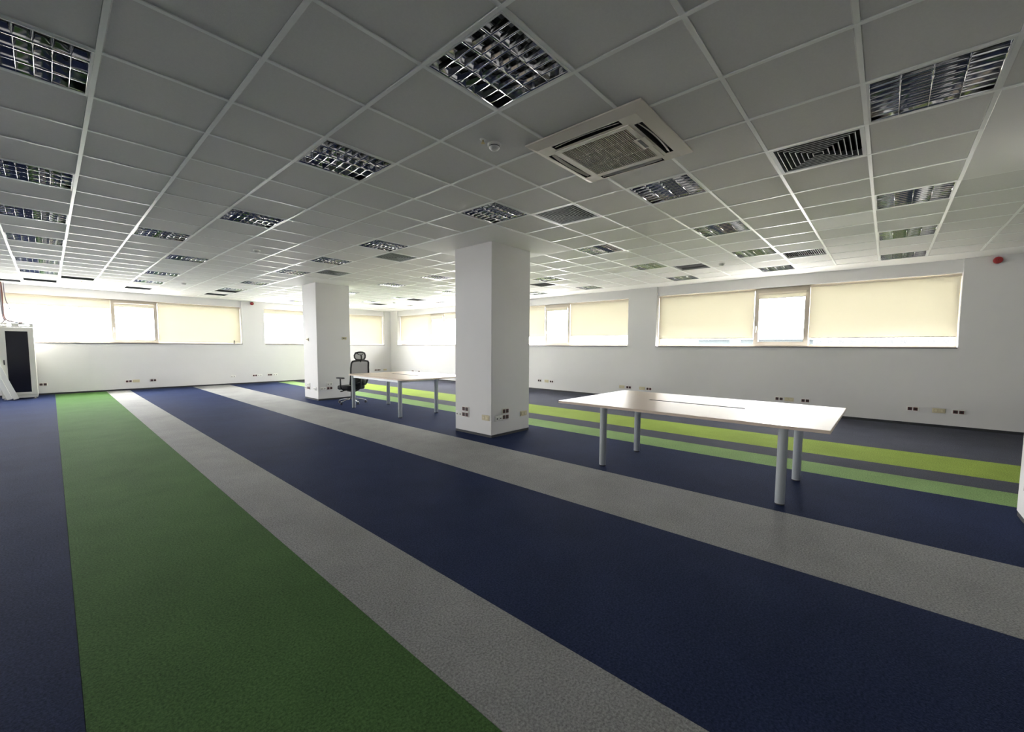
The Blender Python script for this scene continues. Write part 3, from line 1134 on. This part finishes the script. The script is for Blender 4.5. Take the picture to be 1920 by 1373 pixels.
# ------------------------------------------------------------------ equipment cabinet and odds and ends at the far wall
def cabinet():
    t = thing('server_cabinet', 'grey steel server cabinet with dark glass door standing at far wall', 'cabinet', (-.17, 14.37, 0))
    a, d0, d1, H = .29, -.395, .40, 1.885
    MB().box(-a, a, d0 + .02, d1, .10, H - .10, .004).build('body', 'rack', t)
    # roof cap with two oblong openings in its front
    cap = MB(dedupe=True)
    zs = [H - .10, H - .065, H - .035, H]
    xs = [-a, -.23, -.06, .06, .23, a]
    for i in range(5):
        for j in range(3):
            if j == 1 and i in (1, 3):
                continue
            cap.face([(xs[i], d0 + .01, zs[j]), (xs[i + 1], d0 + .01, zs[j]), (xs[i + 1], d0 + .01, zs[j + 1]), (xs[i], d0 + .01, zs[j + 1])])
    cap.face([(-a, d0 + .01, H), (a, d0 + .01, H), (a, d1, H), (-a, d1, H)])
    for s in (-a, a):
        cap.face([(s, d0 + .01, zs[0]), (s, d0 + .01, H), (s, d1, H), (s, d1, zs[0])])
    cap.build('roof_cap', 'rack', t)
    MB().box(-a, a, d0 + .03, d1, .035, .10).build('plinth', 'rack', t)
    for sx in (-1, 1):
        for y in (d0 + .07, d1 - .06):
            MB().lathe([(.03, 0), (.03, .012), (.012, .014), (.012, .036)], (sx * (a - .05), y, 0), 12).build('levelling_foot', 'rack', t)
    dr = MB()
    X0, X1, Z0, Z1 = -a + .012, a - .012, .115, H - .115
    gx0, gx1, gz0, gz1 = -.168, .192, .175, 1.685
    o = [(X0, Z0), (X1, Z0), (X1, Z1), (X0, Z1)]
    g = [(gx0, gz0), (gx1, gz0), (gx1, gz1), (gx0, gz1)]
    dr.rings([[(x, d0 + .02, z) for x, z in o], [(x, d0, z) for x, z in o], [(x, d0, z) for x, z in g], [(x, d0 + .012, z) for x, z in g]],
             caps=False, smooth=False)
    door = dr.build('door', 'rack', t)
    MB().box(gx0, gx1, d0 + .008, d0 + .012, gz0, gz1).build('door_glass', 'rackglass', door)
    MB().box(-.225, -.205, d0 - .012, d0, .86, .98, .003).build('door_handle', 'black', door)


cabinet()
for k, (bx, by, l) in enumerate([(-.335, 13.86, 'long white channel profile leaning on cabinet, outer of two'),
                                 (-.235, 13.885, 'long white channel profile leaning on cabinet, inner of two')]):
    o = MB()
    u = [(-.045, -.012), (.045, -.012), (.045, .012), (.037, .012), (.037, -.004), (-.037, -.004), (-.037, .012), (-.045, .012)]
    Lp = 1.32 - .05 * k
    o.rings([[(x, y, z) for x, y in u] for z in (0, Lp)], smooth=False)
    r = thing('white_profile', l, 'metal profile', (bx, by, .022), rot=(math.radians(-2.4), math.radians(-17), 0))
    o.build('channel', 'panel', r)
    MB().box(-.046, .046, -.013, .013, -.004, .006).build('end_cap', 'panel', r)

bundle = thing('cable_bundle', 'bundle of brown and grey cables dropping from ceiling onto server cabinet', 'cables', (-.36, 14.58, HC))
for path, m, rad, l in [
    ([(-.37, 14.62, HC), (-.36, 14.6, 2.6), (-.36, 14.5, 2.3), (-.34, 14.4, 2.02), (-.22, 14.3, 1.93), (-.05, 14.25, 1.903)], 'cable', .016,
     'thick brown cable dropping from ceiling onto server cabinet'),
    ([(-.33, 14.66, HC), (-.325, 14.6, 2.7), (-.30, 14.5, 2.45), (-.27, 14.42, 2.36), (-.25, 14.4, 2.25), (-.26, 14.38, 2.10), (-.31, 14.35, 2.00), (-.38, 14.3, 1.90)], 'cable2', .010,
     'thin grey cable looping above server cabinet'),
    ([(-.39, 14.55, HC), (-.385, 14.5, 2.55), (-.375, 14.45, 2.20), (-.35, 14.4, 1.98), (-.28, 14.2, 1.93), (-.12, 14.1, 1.902)], 'cable2', .014,
     'thick grey cable running across top of server cabinet')]:
    # smooth the path
    P = [Vector(q) - Vector((-.36, 14.58, HC)) for q in path]
    fine = []
    for i in range(len(P) - 1):
        p0, p1, p2, p3 = P[max(i - 1, 0)], P[i], P[i + 1], P[min(i + 2, len(P) - 1)]
        for s in range(6):
            u = s / 6
            fine.append(.5 * ((2 * p1) + (p2 - p0) * u + (2 * p0 - 5 * p1 + 4 * p2 - p3) * u * u + (3 * p1 - p0 - 3 * p2 + p3) * u ** 3))
    fine.append(P[-1])
    tag(MB().tube([tuple(q) for q in fine], rad, 8).build('cable', m, bundle), l)

t = thing('small_bottle', 'small dark bottle standing on sill of far window near the red alarm', 'bottle', (4.70, YW + .04, SILL + .012))
MB().lathe([(.022, 0), (.024, .006), (.024, .055), (.012, .07)], n=16).build('body', 'bottle', t)
MB().lathe([(.013, .07), (.013, .088), (.017, .09), (.017, .115)], n=14).build('cap', 'black', t)

# ------------------------------------------------------------------ outside
g = MB()
g.face([(-250, -250, -14), (350, -250, -14), (350, 350, -14), (-250, 350, -14)])
tag(g.build('ground', 'ground'), 'pale ground far below outside the windows', kind='structure')


def building(x, y0, y1, top, m, label, cols, rows):
    t = thing('far_building', label, 'building', (x, (y0 + y1) / 2, -14))
    L = (y1 - y0) / 2
    H = top + 14
    MB().box(0, 14, -L, L, 0, H).build('wall', m, t)
    MB().box(-.3, 14.3, -L - .3, L + .3, H, H + .25).build('roof', m, t)
    me = MB().box(-.06, .02, -.42, .42, -.4, .4).mesh('window', 'farwin')
    for c in range(cols):
        for r in range(rows):
            place('window', me, t, (0, -L + 2 * L * (c + .5) / cols, H - .62 - r * 2.8))


building(95, -9.6, 8.2, 3.0, 'facade', 'pale distant block with rows of windows seen under the lowered blind', 11, 3)
building(110, 11, 33.5, 3.1, 'facade2', 'blue-grey distant hall seen through the sash above near table', 0, 0)
